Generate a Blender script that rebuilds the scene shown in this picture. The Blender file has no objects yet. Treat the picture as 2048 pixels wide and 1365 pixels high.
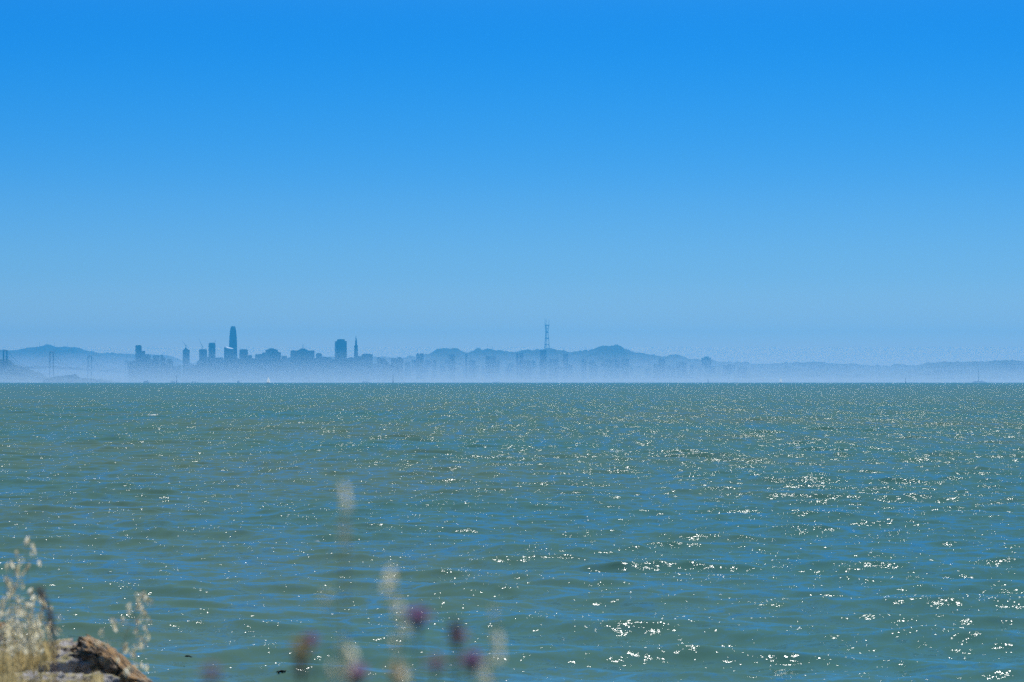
import bpy, math, random
import numpy as np
from mathutils import Vector, noise as mnoise

# ------------------------------------------------------------------ camera, sky, sun, exposure
scene = bpy.context.scene
COL = scene.collection
R = math.radians
EYE = 5.0                                   # metres above the water
FPX = 4600.0                                # focal length in 2048-wide pixels
PITCH = math.atan((763.3 - 682.5) / FPX)
SUN_AZ, SUN_EL = 11.0, 60.0                 # right of the view, above the horizon

cam_d = bpy.data.cameras.new("camera")
cam = bpy.data.objects.new("camera", cam_d)
COL.objects.link(cam)
cam.location = (0, 0, EYE)
cam.rotation_euler = (math.pi / 2 + PITCH, 0, 0)
cam_d.sensor_width = 36
cam_d.lens = 36 * FPX / 2048
cam_d.clip_start = 0.05
cam_d.clip_end = 90000
cam_d.dof.use_dof = True
cam_d.dof.focus_distance = 400
cam_d.dof.aperture_fstop = 6.0
scene.camera = cam

world = bpy.data.worlds.new("World")
scene.world = world
world.use_nodes = True
world.cycles.sampling_method = 'NONE'      # the smooth sky is found by scattered rays; this keeps the haze quieter
wn, wl = world.node_tree.nodes, world.node_tree.links
bg = wn["Background"]
sky = wn.new("ShaderNodeTexSky")
sky.sky_type = 'NISHITA'
sky.sun_disc = False
sky.sun_elevation = R(SUN_EL)
sky.sun_rotation = R(SUN_AZ)
sky.dust_density = 0.3
sky.ozone_density = 3.0
geo = wn.new("ShaderNodeTexCoord")
sep = wn.new("ShaderNodeSeparateXYZ")
wl.new(geo.outputs["Generated"], sep.inputs[0])
mr = wn.new("ShaderNodeMapRange")
mr.inputs["From Min"].default_value = 0.0
mr.inputs["From Max"].default_value = 1.0
wl.new(sep.outputs["Z"], mr.inputs[0])
ramp = wn.new("ShaderNodeValToRGB")
wl.new(mr.outputs[0], ramp.inputs[0])
def set_ramp(rp, stops):
    e = rp.color_ramp.elements
    while len(e) > 1: e.remove(e[-1])
    e[0].position = stops[0][0]; e[0].color = (*stops[0][1], 1)
    for p, c in stops[1:]:
        k = e.new(p); k.color = (*c, 1)
# colour of the deep, polarised-looking blue over the bay, relative to the plain sky model
SKY_TINT = [(0.0, (1.25, 1.20, 1.55)), (0.015, (1.02, 1.06, 1.38)), (0.028, (0.66, 0.82, 1.12)), (0.045, (0.40, 0.67, 1.08)), (0.079, (0.17, 0.53, 1.07)),
            (0.105, (0.08, 0.48, 1.04)), (0.135, (0.02, 0.435, 1.01)), (0.165, (0.0, 0.395, 0.97)), (0.22, (0.16, 0.62, 1.2)), (0.45, (0.34, 0.76, 1.3)),
            (0.7, (0.3, 0.65, 1.1)), (1.0, (0.5, 0.7, 1.0))]
set_ramp(ramp, SKY_TINT)
ramp.color_ramp.interpolation = 'B_SPLINE'
mul = wn.new("ShaderNodeMix")
mul.data_type = 'RGBA'; mul.blend_type = 'MULTIPLY'
mul.inputs[0].default_value = 1.0
wl.new(sky.outputs[0], mul.inputs[6]); wl.new(ramp.outputs[0], mul.inputs[7])
wl.new(mul.outputs[2], bg.inputs[0])
bg.inputs[1].default_value = 0.10

sun_d = bpy.data.lights.new("sun", 'SUN')
sun_d.energy = 4.5
sun_d.angle = R(0.53)
sun_d.color = (1.0, 0.97, 0.92)
sun = bpy.data.objects.new("sun", sun_d)
COL.objects.link(sun)
sv = Vector((math.sin(R(SUN_AZ)) * math.cos(R(SUN_EL)), math.cos(R(SUN_AZ)) * math.cos(R(SUN_EL)), math.sin(R(SUN_EL))))
sun.rotation_euler = sv.to_track_quat('Z', 'Y').to_euler()
sun.location = (0, 0, 60)

scene.view_settings.view_transform = 'Standard'
scene.view_settings.look = 'None'
scene.view_settings.exposure = 0.0
scene.view_settings.gamma = 1.0
scene.render.engine = 'CYCLES'
scene.cycles.use_denoising = False
scene.cycles.use_adaptive_sampling = False
scene.cycles.max_bounces = 6
scene.cycles.diffuse_bounces = 2
scene.cycles.glossy_bounces = 2
scene.cycles.transmission_bounces = 3
scene.cycles.volume_bounces = 1
scene.cycles.transparent_max_bounces = 8
scene.cycles.caustics_reflective = False
scene.cycles.caustics_refractive = False
scene.cycles.sample_clamp_direct = 7
scene.cycles.sample_clamp_indirect = 4

# ------------------------------------------------------------------ helpers
rng = np.random.default_rng(7)
random.seed(11)

def W(px, py, D):
    """the point of the world at distance D whose picture falls on (px, py) of the photograph"""
    a, r = (px - 1024) / FPX, (682.5 - py) / FPX
    y = math.cos(PITCH) - r * math.sin(PITCH)
    z = math.sin(PITCH) + r * math.cos(PITCH)
    return Vector((a * D / y, D, EYE + z * D / y))
def XA(px, D): return (px - 1024) / FPX * D
def ZA(py, D): return W(1024, py, D).z

def tag(o, label=None, cat=None, group=None, kind=None):
    if label: o["label"] = label
    if cat: o["category"] = cat
    if group: o["group"] = group
    if kind: o["kind"] = kind
    return o
def empty(name, loc, rz=0.0):
    o = bpy.data.objects.new(name, None)
    COL.objects.link(o)
    o.location = loc
    o.rotation_euler = (0, 0, rz)
    o.empty_display_size = 0.1
    return o
def link(o, parent=None):
    COL.objects.link(o)
    if parent: o.parent = parent
    return o
def copy_tree(o, parent=None):
    c = o.copy()
    COL.objects.link(c)
    c.parent = parent
    for ch in list(o.children):
        copy_tree(ch, c)
    return c

class MB:
    def __init__(s): s.v, s.f = [], []
    def add(s, vs, fs):
        o = len(s.v)
        s.v += [tuple(v) for v in vs]
        s.f += [tuple(i + o for i in f) for f in fs]
        return s
    def box(s, x0, x1, y0, y1, z0, z1, top=None):
        t = top or (x0, x1, y0, y1)
        return s.add([(x0, y0, z0), (x1, y0, z0), (x1, y1, z0), (x0, y1, z0),
                      (t[0], t[2], z1), (t[1], t[2], z1), (t[1], t[3], z1), (t[0], t[3], z1)],
                     [(0, 3, 2, 1), (4, 5, 6, 7), (0, 1, 5, 4), (1, 2, 6, 5), (2, 3, 7, 6), (3, 0, 4, 7)])
    def loft(s, rings, cap=True):
        n = len(rings[0])
        vs = [v for r in rings for v in r]
        fs = []
        for k in range(len(rings) - 1):
            for i in range(n):
                j = (i + 1) % n
                fs.append((k * n + i, k * n + j, (k + 1) * n + j, (k + 1) * n + i))
        if cap:
            fs.append(tuple(reversed(range(n))))
            fs.append(tuple((len(rings) - 1) * n + i for i in range(n)))
        return s.add(vs, fs)
    def tube(s, pts, rad, n=6):
        pts = [Vector(p) for p in pts]
        if not hasattr(rad, '__len__'): rad = [rad] * len(pts)
        rings = []
        for i, p in enumerate(pts):
            t = (pts[min(i + 1, len(pts) - 1)] - pts[max(i - 1, 0)]).normalized()
            u = t.cross(Vector((0.3, 1, 0.1))).normalized()
            w = t.cross(u)
            rings.append([p + (u * math.cos(2 * math.pi * k / n) + w * math.sin(2 * math.pi * k / n)) * rad[i] for k in range(n)])
        return s.loft(rings)
    def build(s, name, mat, parent=None, smooth=False):
        me = bpy.data.meshes.new(name)
        me.from_pydata(s.v, [], s.f)
        me.materials.append(mat)
        if smooth: me.polygons.foreach_set("use_smooth", [True] * len(me.polygons))
        me.update()
        return link(bpy.data.objects.new(name, me), parent)

def grid_mesh(name, P, mat, smooth=True):
    """P: rows x cols x 3"""
    r, c, _ = P.shape
    me = bpy.data.meshes.new(name)
    me.vertices.add(r * c)
    me.vertices.foreach_set("co", P.reshape(-1).astype(np.float32))
    i = np.arange(r * c).reshape(r, c)
    q = np.stack([i[:-1, :-1], i[:-1, 1:], i[1:, 1:], i[1:, :-1]], -1).reshape(-1, 4)
    nf = len(q)
    me.loops.add(nf * 4)
    me.loops.foreach_set("vertex_index", q.reshape(-1).astype(np.int32))
    me.polygons.add(nf)
    me.polygons.foreach_set("loop_start", np.arange(0, nf * 4, 4, dtype=np.int32))
    me.polygons.foreach_set("loop_total", np.full(nf, 4, dtype=np.int32))
    me.polygons.foreach_set("use_smooth", np.full(nf, smooth))
    me.materials.append(mat)
    me.update(calc_edges=True)
    return link(bpy.data.objects.new(name, me))

# ------------------------------------------------------------------ materials
def new_mat(name):
    m = bpy.data.materials.new(name)
    m.use_nodes = True
    nt = m.node_tree
    return m, nt.nodes, nt.links, nt.nodes["Principled BSDF"]
def N(nodes, kind, **kw):
    n = nodes.new(kind)
    for k, v in kw.items():
        if k in n.inputs: n.inputs[k].default_value = v
        else: setattr(n, k, v)
    return n
def mottled(name, stops, scale, rough=0.9, bump=0.3, dist=0.05, detail=8, coord="Object", spec=0.2, stretch=None):
    m, n, l, b = new_mat(name)
    tc = N(n, "ShaderNodeTexCoord")
    src = tc.outputs[coord]
    if stretch:
        mp = N(n, "ShaderNodeMapping"); mp.inputs["Scale"].default_value = stretch
        l.new(src, mp.inputs[0]); src = mp.outputs[0]
    t = N(n, "ShaderNodeTexNoise", Scale=scale, Detail=detail, Roughness=0.65)
    l.new(src, t.inputs["Vector"])
    r = N(n, "ShaderNodeValToRGB")
    set_ramp(r, stops)
    l.new(t.outputs[0], r.inputs[0])
    l.new(r.outputs[0], b.inputs["Base Color"])
    b.inputs["Roughness"].default_value = rough
    b.inputs["Specular IOR Level"].default_value = spec
    if bump:
        t2 = N(n, "ShaderNodeTexNoise", Scale=scale * 3, Detail=6, Roughness=0.7)
        l.new(src, t2.inputs["Vector"])
        bp = N(n, "ShaderNodeBump", Strength=bump, Distance=dist)
        l.new(t2.outputs[0], bp.inputs["Height"])
        l.new(bp.outputs[0], b.inputs["Normal"])
    return m
def facade(name, wall, glass, floor=4.0, bay=6.0, rough=0.5):
    m, n, l, b = new_mat(name)
    tc = N(n, "ShaderNodeTexCoord")
    sp = N(n, "ShaderNodeSeparateXYZ"); l.new(tc.outputs["Object"], sp.inputs[0])
    def stripes(out, period, duty):
        d = N(n, "ShaderNodeMath", operation='DIVIDE'); d.inputs[1].default_value = period; l.new(out, d.inputs[0])
        f = N(n, "ShaderNodeMath", operation='FRACT'); l.new(d.outputs[0], f.inputs[0])
        g = N(n, "ShaderNodeMath", operation='LESS_THAN'); g.inputs[1].default_value = duty; l.new(f.outputs[0], g.inputs[0])
        return g.outputs[0]
    a = N(n, "ShaderNodeMath", operation='ADD'); l.new(sp.outputs["X"], a.inputs[0]); l.new(sp.outputs["Y"], a.inputs[1])
    h, v = stripes(sp.outputs["Z"], floor, 0.6), stripes(a.outputs[0], bay, 0.7)
    k = N(n, "ShaderNodeMath", operation='MULTIPLY'); l.new(h, k.inputs[0]); l.new(v, k.inputs[1])
    mx = N(n, "ShaderNodeMix", data_type='RGBA')
    l.new(k.outputs[0], mx.inputs[0])
    mx.inputs[6].default_value = (*wall, 1); mx.inputs[7].default_value = (*glass, 1)
    l.new(mx.outputs[2], b.inputs["Base Color"])
    rg = N(n, "ShaderNodeMapRange"); rg.inputs["To Min"].default_value = 0.8; rg.inputs["To Max"].default_value = rough * 0.4
    l.new(k.outputs[0], rg.inputs[0]); l.new(rg.outputs[0], b.inputs["Roughness"])
    return m
def plain(name, col, rough=0.6, var=0.15, scale=3.0, metal=0.0):
    c0 = tuple(c * (1 - var) for c in col); c1 = tuple(min(1, c * (1 + var)) for c in col)
    m = mottled(name, [(0.3, c0), (0.7, c1)], scale, rough, 0, detail=3)
    m.node_tree.nodes["Principled BSDF"].inputs["Metallic"].default_value = metal
    return m
def leafy(name, c0, c1, scale=40, trans=0.45, rough=0.6):
    """dry or green plant matter that lets some light through"""
    m = mottled(name, [(0.35, c0), (0.65, c1)], scale, rough, 0, detail=3)
    n, l = m.node_tree.nodes, m.node_tree.links
    b, out = n["Principled BSDF"], n["Material Output"]
    tr = N(n, "ShaderNodeBsdfTranslucent")
    rp = [x for x in n if x.type == 'VALTORGB'][0]
    l.new(rp.outputs[0], tr.inputs[0])
    mx = N(n, "ShaderNodeMixShader"); mx.inputs[0].default_value = trans
    l.new(b.outputs[0], mx.inputs[1]); l.new(tr.outputs[0], mx.inputs[2]); l.new(mx.outputs[0], out.inputs[0])
    return m

M = {
 'glass': facade("tower_glass", (0.09, 0.10, 0.12), (0.02, 0.035, 0.05), 4.2, 3.0, 0.4),
 'stone': facade("pale_stone_facade", (0.12, 0.12, 0.12), (0.03, 0.04, 0.05), 3.8, 5.0),
 'concrete': facade("concrete_facade", (0.10, 0.10, 0.10), (0.03, 0.035, 0.04), 3.6, 6.0),
 'granite': facade("dark_granite_facade", (0.045, 0.04, 0.04), (0.015, 0.025, 0.03), 3.8, 4.0),
 'quartz': facade("white_quartz_facade", (0.15, 0.15, 0.15), (0.04, 0.05, 0.06), 4.0, 3.5),
 'roof': plain("roof_gravel", (0.13, 0.13, 0.12), 0.9, 0.2, 0.05),
 'whiteroof': plain("white_roof", (0.8, 0.8, 0.78), 0.5, 0.05, 0.05),
 'steel': plain("painted_steel", (0.14, 0.145, 0.15), 0.6, 0.15, 0.1),
 'bridge': plain("bridge_steel", (0.06, 0.065, 0.07), 0.6, 0.12, 0.05),
 'mast': plain("orange_and_white_mast", (0.22, 0.15, 0.12), 0.6, 0.2, 0.02),
 'crane': plain("crane_yellow", (0.25, 0.19, 0.06), 0.5, 0.1, 0.1),
 'hull': plain("boat_hull_paint", (0.7, 0.7, 0.68), 0.35, 0.05, 0.5),
 'darkhull': plain("dark_hull_paint", (0.05, 0.06, 0.07), 0.4, 0.1, 0.5),
 'window': plain("dark_window", (0.02, 0.03, 0.04), 0.15, 0.1, 1.0),
 'hill': mottled("hillside", [(0.30, (0.030, 0.045, 0.022)), (0.48, (0.055, 0.07, 0.035)), (0.60, (0.08, 0.085, 0.06)), (0.74, (0.16, 0.16, 0.15))],
                 0.006, 0.95, 0.6, 15, 10),
 'land': mottled("built_up_shore", [(0.35, (0.06, 0.065, 0.06)), (0.55, (0.14, 0.14, 0.13)), (0.7, (0.28, 0.27, 0.25))], 0.02, 0.95, 0.4, 8, 8),
 'bank': mottled("dry_bank_soil", [(0.3, (0.10, 0.08, 0.05)), (0.5, (0.20, 0.16, 0.09)), (0.7, (0.30, 0.25, 0.14))], 3.0, 0.95, 0.8, 0.1),
 'stem': leafy("dry_stem", (0.34, 0.27, 0.14), (0.50, 0.42, 0.24), 30, 0.2),
 'oat': leafy("dry_oat_husk", (0.84, 0.77, 0.54), (0.95, 0.90, 0.73), 60, 0.85),
 'straw': leafy("golden_straw", (0.50, 0.38, 0.15), (0.78, 0.64, 0.34), 12, 0.5),
 'green': leafy("green_stem", (0.08, 0.13, 0.04), (0.16, 0.20, 0.07), 30, 0.3),
 'petal': leafy("purple_petal", (0.34, 0.19, 0.36), (0.52, 0.32, 0.50), 90, 0.45),
 'pink': leafy("faded_pink_petal", (0.42, 0.24, 0.33), (0.56, 0.36, 0.44), 90, 0.4),
 'bract': leafy("brown_bract", (0.18, 0.12, 0.10), (0.27, 0.18, 0.13), 90, 0.15),
 'bud': leafy("yellow_brown_bud", (0.42, 0.27, 0.07), (0.60, 0.42, 0.14), 90, 0.35),
 'dock': leafy("red_brown_dock_seed", (0.30, 0.16, 0.13), (0.42, 0.26, 0.20), 90, 0.5),
 'weed': plain("wet_seaweed", (0.025, 0.022, 0.014), 0.85, 0.3, 6),
}

M['sail'] = leafy("sailcloth_translucent", (0.80, 0.80, 0.77), (0.93, 0.93, 0.90), 0.3, 0.95)
# ------------------------------------------------------------------ water
def water_material():
    m, n, l, b = new_mat("bay_water")
    g = N(n, "ShaderNodeNewGeometry")
    tc = N(n, "ShaderNodeTexCoord")
    chop = N(n, "ShaderNodeAttribute", attribute_name="chop").outputs["Fac"]
    crest = N(n, "ShaderNodeAttribute", attribute_name="crest").outputs["Fac"]
    def math_(op, a, c, d=None):
        q = N(n, "ShaderNodeMath", operation=op)
        for k, v in enumerate((a, c, d)):
            if v is None: continue
            if isinstance(v, (int, float)): q.inputs[k].default_value = v
            else: l.new(v, q.inputs[k])
        return q.outputs[0]
    def vec(op, a, c):
        v = N(n, "ShaderNodeVectorMath", operation=op)
        l.new(a, v.inputs[0])
        if isinstance(c, tuple): v.inputs[1].default_value = c
        elif op == 'SCALE': l.new(c, v.inputs["Scale"])
        else: l.new(c, v.inputs[1])
        return v.outputs[0]
    def coords(sx, sy, rot, off):
        mp = N(n, "ShaderNodeMapping"); mp.inputs["Scale"].default_value = (sx, sy, 1)
        mp.inputs["Location"].default_value = (off, off * 1.7, 0)
        mp.inputs["Rotation"].default_value = (0, 0, R(rot))
        l.new(tc.outputs["Object"], mp.inputs[0])
        return mp.outputs[0]
    def noise(sx, sy, rot=0, off=0.0, detail=2, rough=0.6):
        t = N(n, "ShaderNodeTexNoise", Scale=1.0, Detail=detail, Roughness=rough)
        t.noise_dimensions = '2D'
        l.new(coords(sx, sy, rot, off), t.inputs["Vector"])
        return t
    def ripple(t, amp, bias=0.0):
        return vec('MULTIPLY', vec('SUBTRACT', t.outputs["Color"], (0.5, 0.5 + bias, 0.5)), (amp, amp, 0))
    def smooth(v, lo, hi):
        q = N(n, "ShaderNodeMapRange"); q.interpolation_type = 'SMOOTHSTEP'
        q.inputs["From Min"].default_value = lo; q.inputs["From Max"].default_value = hi
        l.new(v, q.inputs[0]); return q.outputs[0]
    nrm = vec('ADD', g.outputs["Normal"], ripple(noise(0.7, 1.5, 6, 0, 2), 0.50))
    nrm = vec('ADD', nrm, ripple(noise(2.6, 4.8, -5, 3.1, 2), 0.80))
    nrm = vec('ADD', nrm, ripple(noise(15, 18, 20, 5.7, 2), 0.45))
    # unresolved waves of the far water: short crested, tilted towards the shore that sees them
    w1, w2, w3 = noise(1.5, 0.10, 2, 9.3, 2), noise(0.55, 0.02, -1, 4.4, 2), noise(0.09, 0.004, 0, 1.4, 2)
    far = vec('ADD', ripple(w1, FAR[0], 0.18), vec('ADD', ripple(w2, FAR[1], 0.08), ripple(w3, 0.35)))
    nrm = vec('ADD', nrm, vec('SCALE', far, chop))
    # small steep facets, gathered on crests and in gust patches
    patch = noise(0.55, 0.9, 5, 2.2, 3, 0.65)
    g1 = math_('ADD', math_('MULTIPLY', crest, 0.085), patch.outputs["Fac"])
    w4 = noise(0.5, 0.005, 0, 7.7, 2)
    gf = math_('MULTIPLY_ADD', smooth(w1.outputs["Fac"], 0.50, 0.64), 0.5, math_('MULTIPLY', smooth(w2.outputs["Fac"], 0.52, 0.64), 0.4))
    gf = math_('MULTIPLY_ADD', smooth(w4.outputs["Fac"], 0.52, 0.64), 0.5, gf)
    w5 = noise(0.012, 0.0035, 0, 3.3, 3)
    gf = math_('MULTIPLY', gf, math_('MULTIPLY_ADD', smooth(w5.outputs["Fac"], 0.38, 0.62), 0.75, 0.25))
    gm = N(n, "ShaderNodeMix"); gm.data_type = 'FLOAT'
    l.new(chop, gm.inputs[0]); l.new(smooth(g1, GLINT[0], GLINT[1]), gm.inputs[2]); l.new(math_('MULTIPLY', gf, GLINT[2]), gm.inputs[3])
    gate = math_('ADD', gm.outputs[0], GLINT[5])
    vo = N(n, "ShaderNodeTexVoronoi"); vo.voronoi_dimensions = '2D'; vo.inputs["Scale"].default_value = 1.0
    l.new(coords(38, 34, 0, 0), vo.inputs["Vector"])
    vo2 = N(n, "ShaderNodeTexNoise"); vo2.noise_dimensions = '2D'; vo2.inputs["Scale"].default_value = 1.0; vo2.inputs["Detail"].default_value = 1
    l.new(coords(48, 44, 30, 8), vo2.inputs["Vector"])
    cell = vec('MULTIPLY', vec('SUBTRACT', vo.outputs["Color"], (0.5, 0.5, 0.5)), (GLINT[4], GLINT[4], 0))
    off = N(n, "ShaderNodeVectorMath", operation='ADD'); l.new(cell, off.inputs[0]); off.inputs[1].default_value = (0.07, -0.49, 0); cell = off.outputs[0]
    cell = vec('ADD', cell, vec('MULTIPLY', vec('SUBTRACT', vo2.outputs["Color"], (0.5, 0.5, 0.5)), (0.5, 0.5, 0)))
    sparse = math_('LESS_THAN', N_sep(n, l, vo.outputs["Color"]), math_('MULTIPLY', gate, GLINT[3]))
    nrm_s = vec('ADD', nrm, vec('SCALE', cell, sparse))
    nm = vec('NORMALIZE', nrm_s, (0, 0, 0))
    # a facet never mirrors what is under the water: lift the ones turned too far away
    dt = N(n, "ShaderNodeVectorMath", operation='DOT_PRODUCT'); l.new(nm, dt.inputs[0]); l.new(g.outputs["Incoming"], dt.inputs[1])
    lift = math_('MAXIMUM', math_('SUBTRACT', 0.11, dt.outputs["Value"]), 0.0)
    nm = vec('NORMALIZE', vec('ADD', nm, vec('SCALE', g.outputs["Incoming"], lift)), (0, 0, 0))
    t = noise(0.02, 0.02, 0, 0, 4)
    r = N(n, "ShaderNodeValToRGB"); set_ramp(r, WATER_COL); l.new(t.outputs[0], r.inputs[0])
    # sparse foam on breaking crests
    f1 = noise(0.20, 0.5, 0, 0, 1); f2 = noise(9, 9, 0, 0, 3)
    fm = math_('MULTIPLY', smooth(f1.outputs[0], 0.845, 0.87), smooth(f2.outputs[0], 0.5, 0.56))
    mx = N(n, "ShaderNodeMix", data_type='RGBA'); mx.inputs[7].default_value = (0.75, 0.78, 0.76, 1)
    l.new(fm, mx.inputs[0]); l.new(r.outputs[0], mx.inputs[6])
    upv = N(n, "ShaderNodeVectorMath", operation='ADD'); l.new(g.outputs["Normal"], upv.inputs[0]); upv.inputs[1].default_value = (0, 0, 0.05)
    df = N(n, "ShaderNodeBsdfDiffuse"); l.new(vec('NORMALIZE', upv.outputs[0], (0, 0, 0)), df.inputs["Normal"]); l.new(mx.outputs[2], df.inputs["Color"])
    gl = N(n, "ShaderNodeBsdfGlossy"); gl.distribution = 'BECKMANN'; l.new(math_('MULTIPLY_ADD', sparse, 0.08, 0.09), gl.inputs["Roughness"])
    l.new(nm, gl.inputs["Normal"])
    fr = N(n, "ShaderNodeFresnel"); fr.inputs["IOR"].default_value = 1.333; l.new(nm, fr.inputs["Normal"])
    ms = N(n, "ShaderNodeMixShader"); l.new(fr.outputs[0], ms.inputs[0]); l.new(df.outputs[0], ms.inputs[1]); l.new(gl.outputs[0], ms.inputs[2])
    l.new(ms.outputs[0], n["Material Output"].inputs["Surface"])
    n.remove(b)
    return m
def N_sep(n, l, sock):
    s_ = N(n, "ShaderNodeSeparateXYZ"); l.new(sock, s_.inputs[0]); return s_.outputs["Z"]
FAR = (1.2, 1.0)
GLINT = (0.56, 0.78, 1.0, 0.16, 0.72, 0.05)
WATER_COL = [(0.35, (0.056, 0.154, 0.124)), (0.65, (0.090, 0.158, 0.104))]

def wave_set():
    ws = []
    for k in range(110):
        lam = 0.42 * (13.0 / 0.42) ** (k / 109.0) * random.uniform(0.9, 1.1)
        # slope spectrum: peak near 4.5 m, long tail towards short chop
        s = 0.035 * math.exp(-(math.log(lam / 3.6) / 0.75) ** 2) + 0.029 * math.exp(-(math.log(lam / 0.9) / 0.75) ** 2)
        spread = 17 if lam > 3 else 30
        ang = R(-96 + random.gauss(0, spread))      # travel direction: towards the camera, a little to the left
        kk = 2 * math.pi / lam
        ws.append((kk * math.cos(ang), kk * math.sin(ang), s / kk, random.uniform(0, 6.283), kk, s))
    return ws
WAVES = wave_set()

def build_water():
    d = [16.0]
    while d[-1] < 620:
        x = d[-1]
        d.append(x + max(0.13, min(0.0016 * x, 0.0000115 * x * x + 0.05)))
    while d[-1] < 60000: d.append(d[-1] * 1.022 + 0.2)
    d = np.array(d)
    fine = np.linspace(-17.5, 17.5, 760)
    side = np.concatenate([np.linspace(18, 40, 20), np.linspace(44, 100, 15)])
    az = np.radians(np.concatenate([-side[::-1], fine, side]))
    A, Dm = np.meshgrid(az, d)
    X = (Dm * np.tan(np.clip(A, -1.3, 1.3)))
    big = np.abs(A) > R(17.6)
    X = np.where(big, Dm * np.sin(A) / max(math.cos(0), 1e-6), X)
    Y = np.where(big, Dm * np.cos(A), Dm)
    # keep the fine fan and the coarse wings joined
    k = 1 / math.cos(R(17.5))
    X = np.where(big, X * k, X); Y = np.where(big, Y * k, Y)
    step = np.gradient(d)[:, None] * np.ones_like(X)
    xstep = Dm * R(35 / 760)
    res = np.maximum(step, xstep)
    fade_w = np.where(big, 0.0, 1.0)
    Z = np.zeros_like(X); DX = np.zeros_like(X); DY = np.zeros_like(X)
    lost = np.zeros_like(X)
    for kx, ky, a, ph, kk, s in WAVES:
        lam = 2 * math.pi / kk
        w = np.clip((lam / res - 2.2) / 2.0, 0, 1) * fade_w
        rows = np.where(w.max(axis=1) > 0)[0]
        lost += (1 - w * w) * s * s * 0.5
        if len(rows) == 0: continue
        r1 = rows[-1] + 1
        th = kx * X[:r1] + ky * Y[:r1] + ph
        c, sn = np.cos(th), np.sin(th)
        ww = w[:r1] * a
        Z[:r1] += ww * c
        DX[:r1] -= ww * sn * (kx / kk) * 0.85
        DY[:r1] -= ww * sn * (ky / kk) * 0.85
    P = np.stack([X + DX, Y + DY, Z], -1)
    o = grid_mesh("water", P[:, ::-1][:, ::-1], water_material())
    at = o.data.attributes.new("chop", 'FLOAT', 'POINT')
    tot = sum(w[5] ** 2 * 0.5 for w in WAVES)
    at.data.foreach_set("value", np.sqrt(lost / tot).reshape(-1).astype(np.float32))
    at = o.data.attributes.new("crest", 'FLOAT', 'POINT')
    at.data.foreach_set("value", (Z / max(1e-6, float(Z[:400].std()))).reshape(-1).astype(np.float32))
    tag(o, kind="structure")
    print("water verts", len(o.data.vertices), "rms slope", math.sqrt(tot), "rms z", float(Z[:50].std()))
    return o
build_water()

# ------------------------------------------------------------------ the bank under the camera
def bank_height(x, y):
    z = np.interp(y, [-300, -20, 3, 8, 14, 20, 30, 60], [3.9, 3.8, 3.55, 3.25, 2.35, 1.1, -1.2, -6])
    n = np.zeros_like(z)
    for k, (a, b, c) in enumerate(((0.5, 0.9, 0.1), (1.3, 0.4, 0.05), (0.23, 0.31, 0.14), (2.9, 2.1, 0.02))):
        n += c * np.sin(a * x + k) * np.cos(b * y + 2 * k)
    return z + n
xs = np.concatenate([np.linspace(-400, -24, 40), np.linspace(-22, 22, 160), np.linspace(24, 400, 40)])
ys = np.concatenate([np.linspace(-300, -12, 30), np.linspace(-10, 32, 150), np.linspace(34, 60, 8)])
Xg, Yg = np.meshgrid(xs, ys)
tag(grid_mesh("ground", np.stack([Xg, Yg, bank_height(Xg, Yg)], -1), M['bank']), kind="structure")
def bank_z(x, y): return float(bank_height(np.array([x]), np.array([y]))[0])

# ------------------------------------------------------------------ far land and hills
def ridge(name, pts, D, front, back, base=4.0, mat='hill', rough=5.0, dx=14.0, seed=0, foot=12.0):
    px = np.array([p[0] for p in pts], float); zz = np.array([ZA(p[1], D) for p in pts])
    xw = (px - 1024) / FPX * D
    x = np.arange(xw[0], xw[-1], dx)
    crest = np.interp(x, xw, zz)
    crest = crest - rough * 0.75
    ker = np.hanning(4); ker /= ker.sum()
    crest = np.convolve(np.pad(crest, (2, 1), mode='edge'), ker, 'valid')
    g = np.random.default_rng(seed)
    def smooth_noise(n, step):
        k = n // step + 3
        return np.interp(np.arange(n) / step, np.arange(k), g.normal(size=k))
    n = len(x)
    t = np.concatenate([np.linspace(-1, 0, 26), np.linspace(0.06, 1, 14)])
    P = np.zeros((len(t), n, 3))
    for i, tt in enumerate(t):
        w = math.cos(tt * math.pi / 2) ** 1.3
        y = D + (tt * front if tt < 0 else tt * back) + smooth_noise(n, 30) * 60 * abs(tt)
        z = base + (crest - base) * w * (1 - 0.16 * np.abs(smooth_noise(n, 22)) * math.sin(abs(tt) * math.pi))
        z += rough * 0.6 * g.random(n) * min(1, w * 2) + rough * 0.8 * np.maximum(0, smooth_noise(n, 3)) * min(1, w * 2)
        z = np.maximum(z - foot * (1 - w) ** 6, -6)
        P[i, :, 0], P[i, :, 1], P[i, :, 2] = x * (y / D), y, z
    return tag(grid_mesh(name, P, M[mat], smooth=False), kind="structure")

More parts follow.
